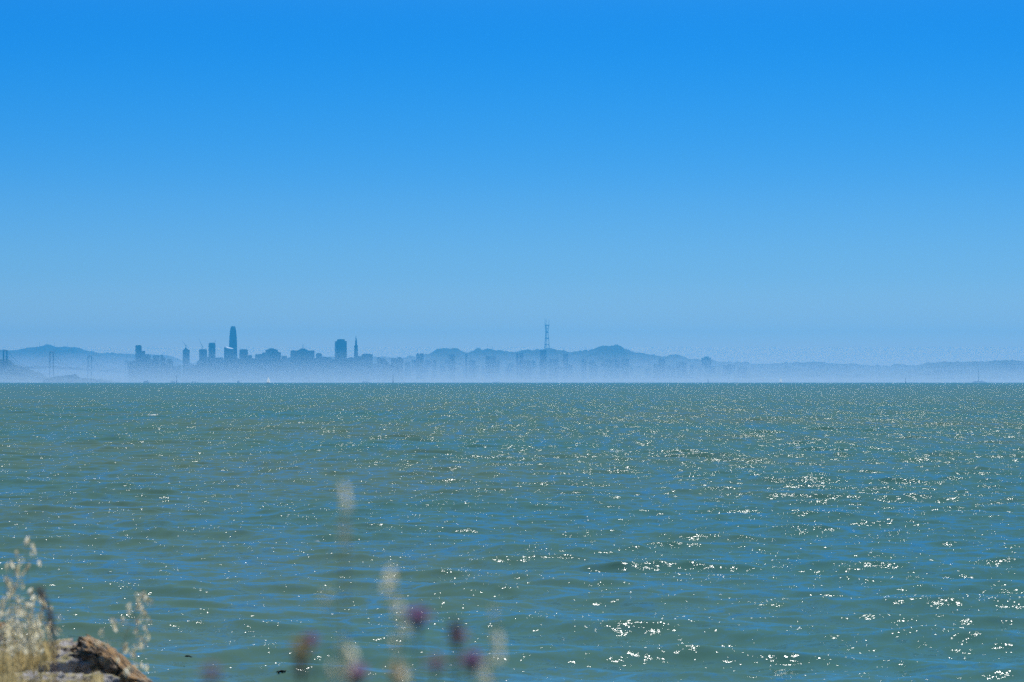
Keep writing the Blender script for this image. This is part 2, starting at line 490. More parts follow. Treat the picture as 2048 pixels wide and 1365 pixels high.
far_left = [(-700, 722), (-300, 712), (-60, 704), (0, 700), (15, 701), (30, 701), (45, 697), (60, 694.5), (75, 694), (90, 690), (97, 689.5), (108, 694.5),
            (130, 694.5), (150, 694.5), (160, 697), (170, 701), (185, 704), (195, 706), (230, 707), (260, 708.5), (290, 708), (320, 710),
            (345, 714), (370, 723), (430, 735), (520, 748)]
main_ridge = [(300, 745), (345, 732), (360, 727), (400, 730), (447, 720), (500, 718), (580, 718), (640, 716), (668, 716), (700, 718), (755, 714.5), (780, 715),
              (800, 715.5), (812, 716.5), (830, 715), (845, 711), (857, 708), (865, 702), (875, 697.5), (885, 696), (900, 697), (912, 698), (918, 701), (925, 704),
              (935, 705), (945, 703), (953, 698.5), (960, 699.5), (965, 701), (970, 698.5), (977, 697), (985, 699), (1000, 702), (1015, 704), (1022, 703.5),
              (1030, 705.5), (1040, 703), (1050, 699), (1057, 698.5), (1065, 701.5), (1072, 699), (1085, 698.5), (1093, 696), (1102, 696), (1112, 699.5),
              (1125, 701.5), (1140, 704.5), (1149, 703), (1155, 705.5), (1165, 702), (1175, 701.5), (1182, 698), (1190, 697.5), (1197, 692.5), (1205, 691),
              (1212, 691), (1218, 693), (1228, 692), (1240, 694.5), (1250, 698), (1258, 702), (1272, 707), (1290, 707), (1300, 710), (1325, 712.5),
              (1335, 712), (1345, 709.5), (1360, 711.5), (1375, 718), (1400, 719), (1425, 723), (1465, 726), (1520, 735), (1600, 750)]
head_a = [(1300, 752), (1360, 740), (1420, 728), (1465, 725), (1472, 722), (1478, 725), (1490, 724), (1495, 727.5), (1540, 727.5), (1560, 726.5), (1595, 725.5),
          (1630, 724), (1660, 726.5), (1700, 728.5), (1760, 732), (1778, 732.5), (1785, 728.5), (1800, 727.5), (1812, 730), (1840, 731), (1900, 734), (2000, 742), (2100, 752)]
head_b = [(1780, 752), (1830, 735), (1845, 728), (1855, 726), (1880, 724.5), (1920, 724), (1950, 722), (1968, 723), (2000, 721.5), (2048, 722.5), (2200, 718), (2500, 724), (2900, 740)]
ridge("hills", far_left, 20500, 3800, 3000, seed=1, rough=6)
ridge("hills", main_ridge, 18200, 3400, 2600, seed=2, rough=9)
ridge("hills", head_a, 17800, 2200, 2000, seed=3, rough=7)
ridge("hills", head_b, 15800, 1500, 2200, seed=4, rough=5)
# wooded island in front of the bridge, and low points on the shore
ridge("island", [(-300, 745), (-160, 722), (-60, 716), (0, 719), (6, 717), (15, 718), (22, 726), (30, 731), (38, 731), (50, 736), (65, 743), (80, 747), (110, 763)],
      11900, 400, 350, base=0, seed=5, rough=6, dx=9)
ridge("island", [(80, 766), (95, 757), (105, 754), (120, 752), (140, 750.5), (150, 750), (160, 756), (180, 758), (215, 762), (240, 766)],
      10900, 200, 300, base=0, seed=6, rough=4, dx=8)
# flat built-up shore in front of the hills
xs = np.linspace(-6500, 9000, 260); ys = np.linspace(12900, 18500, 30)
Xg, Yg = np.meshgrid(xs, ys)
Yg = Yg + 90 * np.sin(Xg / 700.0) * (Yg < 13100)
Zg = np.interp(Yg, [12700, 12950, 13100, 15500, 18500], [-3, 2.5, 4, 28, 40]) + 2 * np.sin(Xg / 90.0) * np.cos(Yg / 130.0)
tag(grid_mesh("shore", np.stack([Xg, Yg, Zg], -1), M['land'], smooth=False), kind="structure")
def shore_z(D): return float(np.interp(D, [12700, 12950, 13100, 15500, 18500], [-3, 2.5, 4, 28, 40])) - 3

# ------------------------------------------------------------------ the skyline
def building(name, x0, x1, ytop, D, mat, label, rot=28, crown=None, group=None, cat="skyscraper", setback=None):
    """rectangular tower turned to the street grid; crown = list of (x0, x1, y_from, y_to) roof blocks"""
    wpx = x1 - x0
    w = wpx / FPX * D
    c, s = abs(math.cos(R(rot))), abs(math.sin(R(rot)))
    a = w / (c + 0.8 * s); bdep = 0.8 * a
    z0 = shore_z(D); zt = ZA(ytop, D)
    root = empty(name, (XA((x0 + x1) / 2, D), D, z0), R(rot))
    mb = MB()
    if setback:
        h = zt - z0
        mb.box(-a / 2, a / 2, -bdep / 2, bdep / 2, 0, h * setback)
        mb.box(-a * .46, a * .46, -bdep * .46, bdep * .46, h * setback, h)
    else:
        mb.box(-a / 2, a / 2, -bdep / 2, bdep / 2, 0, zt - z0)
    mb.build("facade", M[mat], root)
    MB().box(-a * .44, a * .44, -bdep * .44, bdep * .44, zt - z0, zt - z0 + 1.6).build("roof", M['roof'], root)
    for (cx0, cx1, cy) in (crown or []):
        cw = (cx1 - cx0) / FPX * D / (c + 0.8 * s)
        mid = ((cx0 + cx1) / 2 - (x0 + x1) / 2) / FPX * D
        ox, oy = mid * math.cos(R(-rot)), mid * math.sin(R(-rot))
        ox = max(-a / 2 + cw / 2, min(a / 2 - cw / 2, ox)); oy = max(-bdep / 2 + cw * .4, min(bdep / 2 - cw * .4, oy))
        ct = ZA(cy, D)
        k = MB().box(ox - cw / 2, ox + cw / 2, oy - cw * .4, oy + cw * .4, zt - z0 + 1.6, ct - z0,
                     (ox - cw * .46, ox + cw * .46, oy - cw * .36, oy + cw * .36))
        k.build("crown", M[mat], root)
    return tag(root, label, cat, group)

B = building
B("skyscraper", 270.5, 283.5, 692, 13300, 'glass', "tall slab tower at the left end of the city skyline", crown=[(271.5, 282, 690.8)])
B("skyscraper", 283, 290.5, 703, 13350, 'glass', "narrower stepped-down tower against the right side of the leftmost tall slab")
B("office_block", 290, 301.5, 710.5, 13250, 'concrete', "middle-height block third from the left of the skyline cluster", crown=[(292, 300, 709.2)], cat="building")
B("office_block", 305.5, 319, 712.5, 13300, 'concrete', "broad low block fourth from the left of the skyline cluster", crown=[(309, 316, 711)], cat="building")
B("office_block", 320, 331, 716, 13350, 'stone', "stepped block at the right end of the leftmost cluster of buildings", crown=[(321, 327, 710)], cat="building")
B("skyscraper", 365.2, 379.4, 700.5, 13500, 'concrete', "unfinished tower with a pointed core under the left crane", crown=[(367.5, 376, 698.2), (369.5, 374, 696)])
B("skyscraper", 397.8, 414.2, 700, 13600, 'concrete', "unfinished square tower under the right crane", crown=[(399.5, 412.5, 698.8)])
B("skyscraper", 416.8, 431, 687.5, 13700, 'glass', "dark slim tower with a spike on its right corner", crown=[(418, 429, 686)])
B("office_block", 433, 447, 716, 14300, 'stone', "low flat block between the spiked tower and the white-roofed tower", cat="building")
B("office_block", 478.4, 496, 700.5, 13500, 'stone', "square block just right of the tallest rounded tower", crown=[(480, 494, 699)], cat="building")
B("office_block", 494, 504.5, 711.5, 13800, 'concrete', "low step beside the square block right of the tallest tower", cat="building")
B("office_block", 510, 526, 709.8, 13800, 'stone', "left shoulder block of the domed group mid-skyline", crown=[(516, 524, 708.6)], cat="building")
B("office_block", 524, 534, 706, 13750, 'stone', "narrow step left of the domed block mid-skyline", cat="building")
B("skyscraper", 530.5, 556, 700.5, 13600, 'granite', "wide dark block with a domed top mid-skyline", crown=[(534, 553, 698.8), (538, 549, 697.3)])
B("office_block", 552, 562, 705.5, 13650, 'glass', "step leaning on the right side of the wide domed block", crown=[(553, 558, 703.5)], cat="building")
B("office_block", 562.5, 574, 712.5, 13900, 'concrete', "low block right of the domed block", cat="building")
B("skyscraper", 580.8, 598, 702, 13600, 'stone', "left wing of the wide slab group left of the dark crowned tower")
B("skyscraper", 595.5, 615.5, 701, 13700, 'granite', "slab with a rounded hump and two masts above it", crown=[(597, 614, 699.2), (600.5, 611, 697.6)])
B("skyscraper", 612, 629, 702.2, 13650, 'stone', "right wing of the wide slab group left of the dark crowned tower")
B("office_block", 631.8, 644, 708.5, 13700, 'concrete', "small round-topped block right of the wide slab group", crown=[(634, 642, 706.7)], cat="building")
B("skyscraper", 669, 694, 683.2, 13500, 'granite', "big dark slab with a notched crown left of the pyramid spire", rot=12, crown=[(673.5, 690, 679)])
B("office_block", 723, 745.5, 709.5, 13400, 'stone', "broad flat block right of the pyramid spire", crown=[(726, 741, 708)], cat="building")
B("office_block", 716.5, 724.5, 713.3, 13450, 'stone', "small block between the pyramid spire and the broad flat block", cat="building")
B("tower_block", 832, 839.5, 709.5, 14600, 'concrete', "left one of two joined blocks on the slope left of the round hill", cat="building", crown=[(834, 837, 707)])
B("tower_block", 839.5, 847.5, 707.6, 14600, 'concrete', "right one of two joined blocks on the slope left of the round hill", cat="building")
B("tower_block", 897, 910, 710, 14800, 'glass', "hazy block standing below the flat-topped hill", cat="building")
B("tower_block", 930.5, 934.5, 708.5, 14800, 'concrete', "thin hazy tower in the saddle right of the flat-topped hill", cat="building")
B("tower_block", 971.5, 992, 713.5, 15000, 'concrete', "wide hazy block below the hill with two thin antennas", cat="building")
B("tower_block", 1032, 1036.8, 707.5, 14800, 'glass', "slim left half of the twin hazy towers left of the broadcast mast", cat="building")
B("tower_block", 1038.6, 1046.8, 707, 14800, 'glass', "wider right half of the twin hazy towers left of the broadcast mast", cat="building")
B("tower_block", 1047.5, 1063, 722.5, 14700, 'concrete', "low hazy strip block right of the twin hazy towers", cat="building")
B("tower_block", 1079.8, 1092.8, 701.5, 14300, 'granite', "dark tower directly below the broadcast mast", cat="building")
B("tower_block", 1098, 1117, 718.5, 14700, 'concrete', "hazy low block right of the dark tower below the mast", cat="building")
B("tower_block", 1126.3, 1136.2, 708.5, 14700, 'glass', "lone hazy tower between the mast and the highest hill", cat="building")
B("tower_block", 1163, 1173, 719.5, 14900, 'concrete', "faint squat tower under the left foot of the highest hill", cat="building")
B("tower_block", 1178, 1190, 721.5, 14900, 'concrete', "faint low block just right of the squat tower under the highest hill", cat="building")
B("tower_block", 1208, 1240, 719.5, 15000, 'stone', "long hazy block below the summit of the highest hill", cat="building")
B("tower_block", 1243, 1258, 718, 15000, 'stone', "short hazy block at the right end of the long block below the summit", cat="building")
B("tower_block", 1317, 1330, 718, 15000, 'granite', "lone dark block on the slope right of the highest hill", cat="building")
B("tower_block", 1403, 1422, 716.5, 16400, 'concrete', "square block on the ridge where the hills drop to the right", cat="building", crown=[(1408, 1418, 713.5)])

# the tallest tower: rounded-square plan, narrowing in a curve to its crown
def rounded_ring(w, z, n=20, p=3.2):
    pts = []
    for k in range(n):
        a = 2 * math.pi * k / n
        cx, sy = math.cos(a), math.sin(a)
        rr = (abs(cx) ** p + abs(sy) ** p) ** (-1 / p)
        pts.append((w / 2 * rr * cx, w / 2 * rr * sy, z))
    return pts
D = 13550
z0 = shore_z(D)
root = empty("skyscraper", (XA(466, D), D, z0), R(20))
prof = [(763, 18.4), (715, 18.2), (700, 17.8), (690, 17.2), (680, 16.4), (670, 15.0), (664, 13.8), (660, 12.6), (656.5, 11.2)]
k = D / FPX / 1.12
MB().loft([rounded_ring(w * k, max(0, ZA(y, D) - z0)) for y, w in prof]).build("facade", M['glass'], root, smooth=True)
MB().loft([rounded_ring(w * k, ZA(y, D) - z0) for y, w in [(656.3, 10.9), (654, 9.6), (653, 8.2)]]).build("crown", M['steel'], root)
MB().loft([rounded_ring(19.4 * k, 0), rounded_ring(19.4 * k, 9)]).build("lobby", M['glass'], root)
tag(root, "tallest tower of the skyline, rounded and narrowing to its top", "skyscraper")
# block before it with a bright sloping roof
D = 13200
z0 = shore_z(D)
root = empty("skyscraper", (XA(457.5, D), D, z0), R(0))
a = 17.2 / FPX * D
zt = ZA(698, D) - z0; zl = ZA(694.8, D) - z0; zr = ZA(697.2, D) - z0
MB().box(-a / 2, a / 2, -a * .35, a * .35, 0, zt).build("facade", M['concrete'], root)
MB().add([(-a * .32, -a * .36, zl - 2), (a * .5, -a * .36, zr - 5), (a * .5, a * .3, zr + 1), (-a * .32, a * .3, zl + 4),
          (-a * .32, -a * .36, zl - 6), (a * .5, -a * .36, zr - 10), (a * .5, a * .3, zt), (-a * .32, a * .3, zt)],
         [(0, 1, 2, 3), (0, 4, 5, 1), (1, 5, 6, 2), (2, 6, 7, 3), (3, 7, 4, 0), (4, 7, 6, 5)]).build("roof", M['whiteroof'], root)
MB().box(-a * .5, -a * .36, -a * .3, a * .3, zt, zl + 1).build("parapet", M['concrete'], root)
tag(root, "block with a gleaming white sloped roof in front of the tallest tower", "skyscraper")

# the pyramid
D = 13450
z0 = shore_z(D)
root = empty("pyramid_tower", (XA(712, D), D, z0), R(10))
k = D / FPX
def sq(w, y): w = w * k / 1.15; z = max(0, ZA(y, D) - z0); return [(-w / 2, -w / 2, z), (w / 2, -w / 2, z), (w / 2, w / 2, z), (-w / 2, w / 2, z)]
MB().loft([sq(15.5, 763), sq(10.6, 719.5), sq(4.2, 686)]).build("facade", M['quartz'], root)
MB().loft([sq(4.1, 685.9), sq(0.7, 672.5)]).build("spire", M['steel'], root)
wz0, wz1 = ZA(712, D) - z0, ZA(691.5, D) - z0
for sgn in (-1, 1):
    x0 = sgn * 2.2 * k; x1 = sgn * 3.5 * k
    MB().box(min(x0, x1), max(x0, x1), -1.3 * k, 1.3 * k, wz0, wz1).build("wing", M['quartz'], root)
tag(root, "slender pyramid tower with a pointed spire", "skyscraper")

# spikes, masts and cranes standing on roofs
def mast(name, px, y0, y1, D, label, w=1.6, cat="antenna", lean=0.0, group=None):
    z0, z1 = ZA(y0, D), ZA(y1, D)
    root = empty(name, (XA(px, D), D, z0))
    mb = MB()
    h = z1 - z0
    mb.tube([(0, 0, 0), (lean * .5, 0, h * .5), (lean, 0, h)], [w, w * .8, w * .35], 5).build("pole", M['steel'], root)
    MB().box(-w * 2, w * 2, -w * 2, w * 2, 0, h * .06 + 1).build("base", M['steel'], root)
    return tag(root, label, cat, group)
mast("spike", 429.6, 688, 679.5, 13690, "thin spike on the right corner of the dark slim tower", 1.7, "spire", 2.5)
mast("antenna", 605, 698, 688, 13690, "left thin antenna on the hump of the wide slab", 0.9)
mast("antenna", 607.3, 698, 688.5, 13690, "right thin antenna on the hump of the wide slab", 0.9)
mast("antenna", 975, 698, 687.5, 18100, "taller antenna on the small hill right of the flat-topped hill", 0.9)
mast("antenna", 985, 700, 692, 18100, "shorter antenna just right of the taller one on the small hill", 0.9)
for px, y0, y1, w in ((79, 695, 684, "leftmost faint antenna on the long far hill"), (94, 691, 681, "faint antenna on the very summit of the long far hill"),
                   (109, 695, 684, "faint antenna just right of the summit of the long far hill"),
                   (135, 695, 684, "faint antenna on the flat shoulder right of the far summit"), (148, 695, 688, "short rightmost antenna on the long far hill")):
    mast("antenna", px, y0, y1, 20400, w, 1.1)
def crane(px, ybase, jib, D, label):
    root = empty("tower_crane", (XA(px, D), D, ZA(ybase, D)))
    jx, jy = XA(jib[0], D) - XA(px, D), ZA(jib[1], D) - ZA(ybase, D)
    h = 14
    for k_ in range(4):
        pass
    m = MB()
    for sx in (-1, 1):
        for sy in (-1, 1):
            m.tube([(sx, sy, 0), (sx, sy, h)], 0.35, 4)
    for q in range(6):
        z = q * h / 6
        m.tube([(-1, -1, z), (1, -1, z + h / 6)], 0.25, 4); m.tube([(1, 1, z), (-1, 1, z + h / 6)], 0.25, 4)
    m.build("mast", M['crane'], root)
    j = MB(); v = Vector((jx, 0, jy - h)); L = v.length; u = v.normalized(); wv = Vector((u.z, 0, -u.x))
    j.tube([Vector((0, -.8, h)), Vector((0, -.8, h)) + u * L], 0.45, 4); j.tube([Vector((0, .8, h)), Vector((0, .8, h)) + u * L], 0.45, 4)
    j.tube([Vector((0, 0, h)) + wv * 1.6, Vector((0, 0, h)) + u * L], 0.45, 4)
    q = 0
    while q < L - 4:
        j.tube([Vector((0, -.8, h)) + u * q, Vector((0, 0, h)) + wv * 1.5 * (1 - q / L) + u * (q + 2)], 0.2, 3); q += 3
    j.build("jib", M['crane'], root)
    MB().box(0, 7, -1.3, 1.3, h - 1, h + 1.5).build("counterweight", M['steel'], root)
    MB().box(-1.6, 0.6, -2.6, -1.1, h - 1, h + 1.6).build("cab", M['crane'], root)
    MB().tube([(1.5, 0, h + 1.5), (0, 0, h + 8)], 0.35, 4).build("a_frame", M['crane'], root)
    tag(root, label, "crane")
crane(371.5, 697, (364.8, 682.5), 13490, "crane with a raised jib on the tower with the pointed core")
crane(404.2, 699, (398, 677.8), 13590, "crane with a raised jib on the unfinished square tower")

# ------------------------------------------------------------------ lesser buildings along the shore, one object each
def filler(x0, x1, n, ymin, ymax, D0, D1, label, group, wmin, wmax, seed):
    g = random.Random(seed)
    protos = []
    for i in range(n):
        D = g.uniform(D0, D1)
        px = x0 + (x1 - x0) * (i + g.uniform(-.35, .35)) / (n - 1)
        z0 = shore_z(D)
        root = empty("low_building", (XA(px, D), D, z0), R(28))
        w = g.uniform(wmin, wmax) / FPX * D
        dp = g.uniform(0.5, 0.9) * w
        zt = ZA(g.uniform(ymin, ymax), D) - z0
        mt = g.choice(['stone', 'concrete', 'glass', 'concrete'])
        MB().box(-w / 2, w / 2, -dp / 2, dp / 2, 0, zt).build("facade", M[mt], root)
        MB().box(-w * .3, w * .2, -dp * .3, dp * .3, zt, zt + g.uniform(3, 7)).build("roof_plant", M['roof'], root)
        tag(root, label, "building", group)
filler(262, 338, 12, 717, 734, 12990, 13300, "low block fading into the haze below the leftmost cluster of towers", "low blocks under the leftmost towers", 8, 15, 1)
filler(346, 402, 9, 727, 738, 13100, 13500, "low block fading into the haze below the two crane towers", "low blocks under the cranes", 6, 14, 2)
filler(400, 668, 42, 714.5, 728, 13100, 14200, "mid-height block merging into the haze of the downtown skyline", "merged blocks of the downtown skyline", 8, 18, 3)
filler(660, 800, 20, 715.5, 730, 13100, 14300, "mid-height block merging into the haze around the pyramid spire", "merged blocks around the pyramid spire", 5, 14, 4)
filler(790, 1080, 22, 721, 738, 15100, 16200, "small block lost in the haze on the slope left of the broadcast mast", "small hazy blocks on the slope", 4, 12, 5)
filler(1090, 1480, 24, 724, 738, 15100, 16200, "small block lost in the haze on the slope right of the broadcast mast", "small hazy blocks below the highest hill", 5, 16, 6)

# ------------------------------------------------------------------ the broadcast mast on the hill
def broadcast_tower():
    D = 17900
    k = D / FPX
    zb = ZA(700, D)
    root = empty("broadcast_tower", (XA(1093.4, D), D, zb), R(14))
    prof = [(700, 5.9), (690, 5.2), (677, 4.0), (665, 3.0), (658, 3.3), (651, 4.7)]
    def at(i, y):
        r = np.interp(-y, [-p[0] for p in prof], [p[1] for p in prof]) * k
        a = R(90 + 120 * i)
        return Vector((r * math.cos(a), r * math.sin(a), ZA(y, D) - zb))
    for i in range(3):
        m = MB()
        ys_ = [700, 690, 684, 677, 671, 665, 658, 651]
        for dx in (-1.6, 1.6):
            m.tube([at(i, y) + Vector((dx, dx * .5, 0)) for y in ys_], 1.0, 5)
        for a_, b_ in zip(ys_[:-1], ys_[1:]):
            m.tube([at(i, a_) + Vector((-1.6, -.8, 0)), at(i, b_) + Vector((1.6, .8, 0))], 0.5, 3)
        m.build("leg", M['mast'], root)
    for y, th in ((690, 5.5), (677, 6.5), (665, 9), (658, 3.0), (651, 7.5)):
        m = MB()
        for i in range(3):
            p, q = at(i, y), at((i + 1) % 3, y)
            ext = (q - p) * (0.14 if y == 651 else 0.02)
            d = (q - p).normalized()
            for s in (-1, 1):
                m.tube([p - ext + Vector((0, 0, s * th / 2)), q + ext + Vector((0, 0, s * th / 2))], 1.0, 4)
            nseg = 7
            for j in range(nseg):
                a_, b_ = p.lerp(q, j / nseg), p.lerp(q, (j + 1) / nseg)
                m.tube([a_ + Vector((0, 0, -th / 2)), b_ + Vector((0, 0, th / 2))], 0.55, 3)
                m.tube([a_ + Vector((0, 0, th / 2)), b_ + Vector((0, 0, -th / 2))], 0.55, 3)
        m.build("platform", M['mast'], root)
    m = MB()
    for a_, b_ in ((700, 690), (690, 677), (677, 665), (665, 658), (658, 651)):
        for i in range(3):
            m.tube([at(i, a_), at((i + 1) % 3, b_)], 0.35, 3); m.tube([at((i + 1) % 3, a_), at(i, b_)], 0.35, 3)
    m.build("guy_bracing", M['mast'], root)
    for i in range(3):
        p = at(i, 651)
        MB().tube([p, p + Vector((0, 0, (ZA(637, D) - ZA(651, D)) * (0.92 if i else 1.0)))], [1.6, 0.8], 5).build("antenna", M['mast'], root)
    return tag(root, "tall three-legged lattice broadcast mast rising from the middle of the hill ridge", "mast")
broadcast_tower()

# ------------------------------------------------------------------ suspension bridge at the left
def bridge():
    root = empty("suspension_bridge", (XA(104, 12300), 12300, 0))
    tw = []
    for px0, px1, y, D in ((6, 14.6, 701, 11700), (98.8, 107.6, 704, 12300), (175.2, 184, 712.3, 14000), (250, 256, 722, 16000)):
        tw.append((Vector((XA((px0 + px1) / 2, D), D, 0)) - root.location, (px1 - px0) / FPX * D, ZA(y, D)))
    first = Vector((XA(-140, 10900), 10900, 0)) - root.location
    last = Vector((XA(300, 17200), 17200, 0)) - root.location
    decks = [first] + [t[0] for t in tw] + [last]
    zd = {0: 58, 1: 66, 2: 80, 3: 72, 4: 66, 5: 40}
    for p, w, h in tw:
        t = empty("tower", p); t.parent = root
        t.name = "tower"
        for s in (-1, 1):
            MB().tube([(s * w * .44, 0, -4), (s * w * .40, 0, h - 8), (s * w * .33, 0, h - 1)], [4.6, 4.0, 3.6], 6).build("leg", M['bridge'], t)
        MB().tube([(-w * .40, 0, h - 9), (-w * .30, 0, h - 2), (0, 0, h), (w * .30, 0, h - 2), (w * .40, 0, h - 9)], [3.8] * 5, 6).build("portal", M['bridge'], t)
        m = MB()
        for z in (h * .45, h * .62, h * .8):
            m.tube([(-w * .4, 0, z - 8), (w * .4, 0, z + 8)], 0.8, 4); m.tube([(w * .4, 0, z - 8), (-w * .4, 0, z + 8)], 0.8, 4)
        m.build("cross_brace", M['bridge'], t)
    m = MB()
    for i in range(len(decks) - 1):
        a, b = decks[i].copy(), decks[i + 1].copy()
        a.z, b.z = zd[i] + 6, zd[i + 1] + 6
        for s in (-1, 1):
            o = Vector((s * 9, 0, 0))
            m.tube([a + o, b + o], 1.3, 4)
            m.tube([a + o - Vector((0, 0, 8)), b + o - Vector((0, 0, 8))], 1.1, 4)
        n = 30
        for j in range(n):
            p, q = a.lerp(b, j / n), a.lerp(b, (j + 1) / n)
            for s in (-1, 1):
                o = Vector((s * 9, 0, 0))
                m.tube([p + o - Vector((0, 0, 8)), q + o], 0.6, 3)
        u = (b - a).normalized(); w_ = Vector((u.y, -u.x, 0)) * 9
        m.add([a + w_, b + w_, b - w_, a - w_, a + w_ - Vector((0, 0, 1)), b + w_ - Vector((0, 0, 1)), b - w_ - Vector((0, 0, 1)), a - w_ - Vector((0, 0, 1))],
              [(0, 1, 2, 3), (7, 6, 5, 4), (0, 4, 5, 1), (2, 6, 7, 3), (0, 3, 7, 4), (1, 5, 6, 2)])
    m.build("deck", M['bridge'], root)
    tops = [Vector((d.x, d.y, zd[i] if i in (0, 5) else tw[i - 1][2])) for i, d in enumerate(decks)]
    for s in (-1, 1):
        m = MB()
        for i in range(len(tops) - 1):
            a, b = tops[i], tops[i + 1]
            span = (b - a).length
            sag = (min(a.z, b.z) - 76) * (0.95 if 0 < i < 4 else 0.35)
            pts = []
            for j in range(25):
                f = j / 24
                p = a.lerp(b, f); p.z -= sag * 4 * f * (1 - f); pts.append(p + Vector((s * 10, 0, 0)))
            m.tube(pts, 0.8, 4)
            for j in range(1, 24):
                p = pts[j]; dz = zd[i] + (zd[i + 1] - zd[i]) * j / 24 + 6
                if p.z > dz + 2: m.tube([p, Vector((p.x, p.y, dz))], 0.2, 3)
        m.build("cable", M['bridge'], root)
    return tag(root, "suspension bridge with paired grey towers crossing the water at the far left", "bridge")
bridge()

# ------------------------------------------------------------------ boats and marks near the horizon
def sailboat(px, ytop, D, label, heel=4, heading=20):
    root = empty("sailboat", (XA(px, D), D, 0), R(heading))
    H = ZA(ytop, D)
    L = H * 0.58
    rings = []
    for t, bw in ((-0.5, .30), (-0.3, .46), (0, .5), (0.25, .38), (0.42, .16), (0.5, .02)):
        w = bw * L * 0.28; x = t * L; sh = 0.02 * L * (2 * t) ** 2
        rings.append([(x, -w, L * .085 + sh), (x, -w * .7, -L * .02), (x, 0, -L * .05), (x, w * .7, -L * .02), (x, w, L * .085 + sh)])
    MB().loft(rings).build("hull", M['hull'], root, smooth=False)
    MB().box(-L * .18, L * .15, -L * .07, L * .07, L * .085, L * .13, (-L * .15, L * .1, -L * .05, L * .05)).build("cabin", M['hull'], root)
    MB().tube([(L * .06, 0, L * .05), (L * .06, 0, H)], [H * .006, H * .003], 6).build("mast", M['steel'], root)
    MB().tube([(L * .06, 0, L * .2), (-L * .40, L * .07, L * .19)], H * .005, 6).build("boom", M['steel'], root)
    def sail(name, tack, head, clew, belly):
        n = 8; vs = []; fs = []
        tack, head, clew = Vector(tack), Vector(head), Vector(clew)
        for i in range(n + 1):
            for j in range(n + 1):
                u, v = i / n, j / n * (1 - i / n)
                p = tack + (head - tack) * u + (clew - tack) * v
                p.y += belly * math.sin(math.pi * min(1, v / max(1e-3, 1 - u))) * (1 - u) * L
                vs.append(p)
        for i in range(n):
            for j in range(n):
                a = i * (n + 1) + j
                fs.append((a, a + 1, a + n + 2, a + n + 1))
        mb = MB().add(vs, fs)
        o = mb.build(name, M['sail'], root, smooth=True)
        md = o.modifiers.new("thick", 'SOLIDIFY'); md.thickness = 0.05
    sail("mainsail", (L * .05, 0, L * .22), (L * .05, 0, H * .93), (-L * .38, L * .07, L * .21), 0.05)
    sail("jib_sail", (L * .47, 0, L * .12), (L * .08, 0, H * .78), (L * .0, L * .08, L * .16), 0.05)
    root.rotation_euler = (R(heel), 0, R(heading))
    return tag(root, label, "sailboat")
sailboat(536.6, 751.5, 5200, "white sailboat on the horizon below the wide domed block", 4, 12)
sailboat(1561.3, 754.0, 6800, "smaller pale sailboat on the horizon at the right", 5, -15)
def ferry(px, D, length, height, label, name="ferry"):
    root = empty(name, (XA(px, D), D, 0), R(6))
    L, H = length, height
    rings = []
    for t, bw in ((-0.5, .8), (-0.3, 1), (0.2, 1), (0.42, .6), (0.5, .05)):
        w = bw * L * .11; x = t * L
        rings.append([(x, -w, H * .4), (x, -w * .8, -.8), (x, w * .8, -.8), (x, w, H * .4)])
    MB().loft(rings).build("hull", M['hull'], root)
    MB().box(-L * .44, L * .28, -L * .09, L * .09, H * .4, H * .78, (-L * .44, L * .24, -L * .085, L * .085)).build("cabin", M['hull'], root)
    MB().box(-L * .42, L * .265, -L * .0925, L * .0925, H * .52, H * .62).build("window_band", M['window'], root)
    MB().box(L * .05, L * .17, -L * .06, L * .06, H * .78, H).build("wheelhouse", M['hull'], root)
    return tag(root, label, "boat")
ferry(293, 9300, 26, 9, "small white ferry on the horizon below the leftmost cluster of towers")
ferry(346.5, 9300, 26, 6, "white boat on the horizon left of the dark thin mark")
ferry(389.5, 9400, 30, 6, "white boat on the horizon below the two crane towers")
ferry(477, 8800, 10, 8, "tiny white boat on the horizon below the tallest tower")
ferry(732, 9500, 34, 6, "long white boat on the horizon below the pyramid spire")
ferry(995, 9500, 44, 4, "faint long white boat on the horizon left of the broadcast mast")
ferry(1960, 9400, 62, 8, "long white ship on the horizon at the far right")
def marker(px, ytop, D, label):
    root = empty("channel_marker", (XA(px, D), D, 0))
    H = ZA(ytop, D)
    MB().tube([(0, 0, -2), (0, 0, H)], [0.5, 0.3], 6).build("pole", M['steel'], root)
    m = MB()
    for a in range(3):
        t = R(120 * a); m.tube([(1.6 * math.cos(t), 1.6 * math.sin(t), -2), (0, 0, H * .5)], 0.35, 4)
    m.build("pile", M['steel'], root)
    MB().add([(-.9, 0, H * .78), (.9, 0, H * .78), (0, 0, H * .92), (-.9, .3, H * .78), (.9, .3, H * .78), (0, .3, H * .92)],
             [(0, 1, 2), (5, 4, 3), (0, 3, 4, 1), (1, 4, 5, 2), (2, 5, 3, 0)]).build("day_board", M['darkhull'], root)
    return tag(root, label, "marker")
marker(353.3, 752, 6900, "thin dark channel mark on the horizon left of the crane towers")
marker(786, 750, 6900, "thin dark channel mark on the horizon right of the pyramid spire")
marker(1416, 757, 6500, "short dark channel mark on the horizon right of the highest hill")
marker(1811, 756, 6500, "short dark channel mark on the horizon below the notch in the right headland")
marker(1957, 738, 9000, "tall faint pole above the long white ship at the far right")

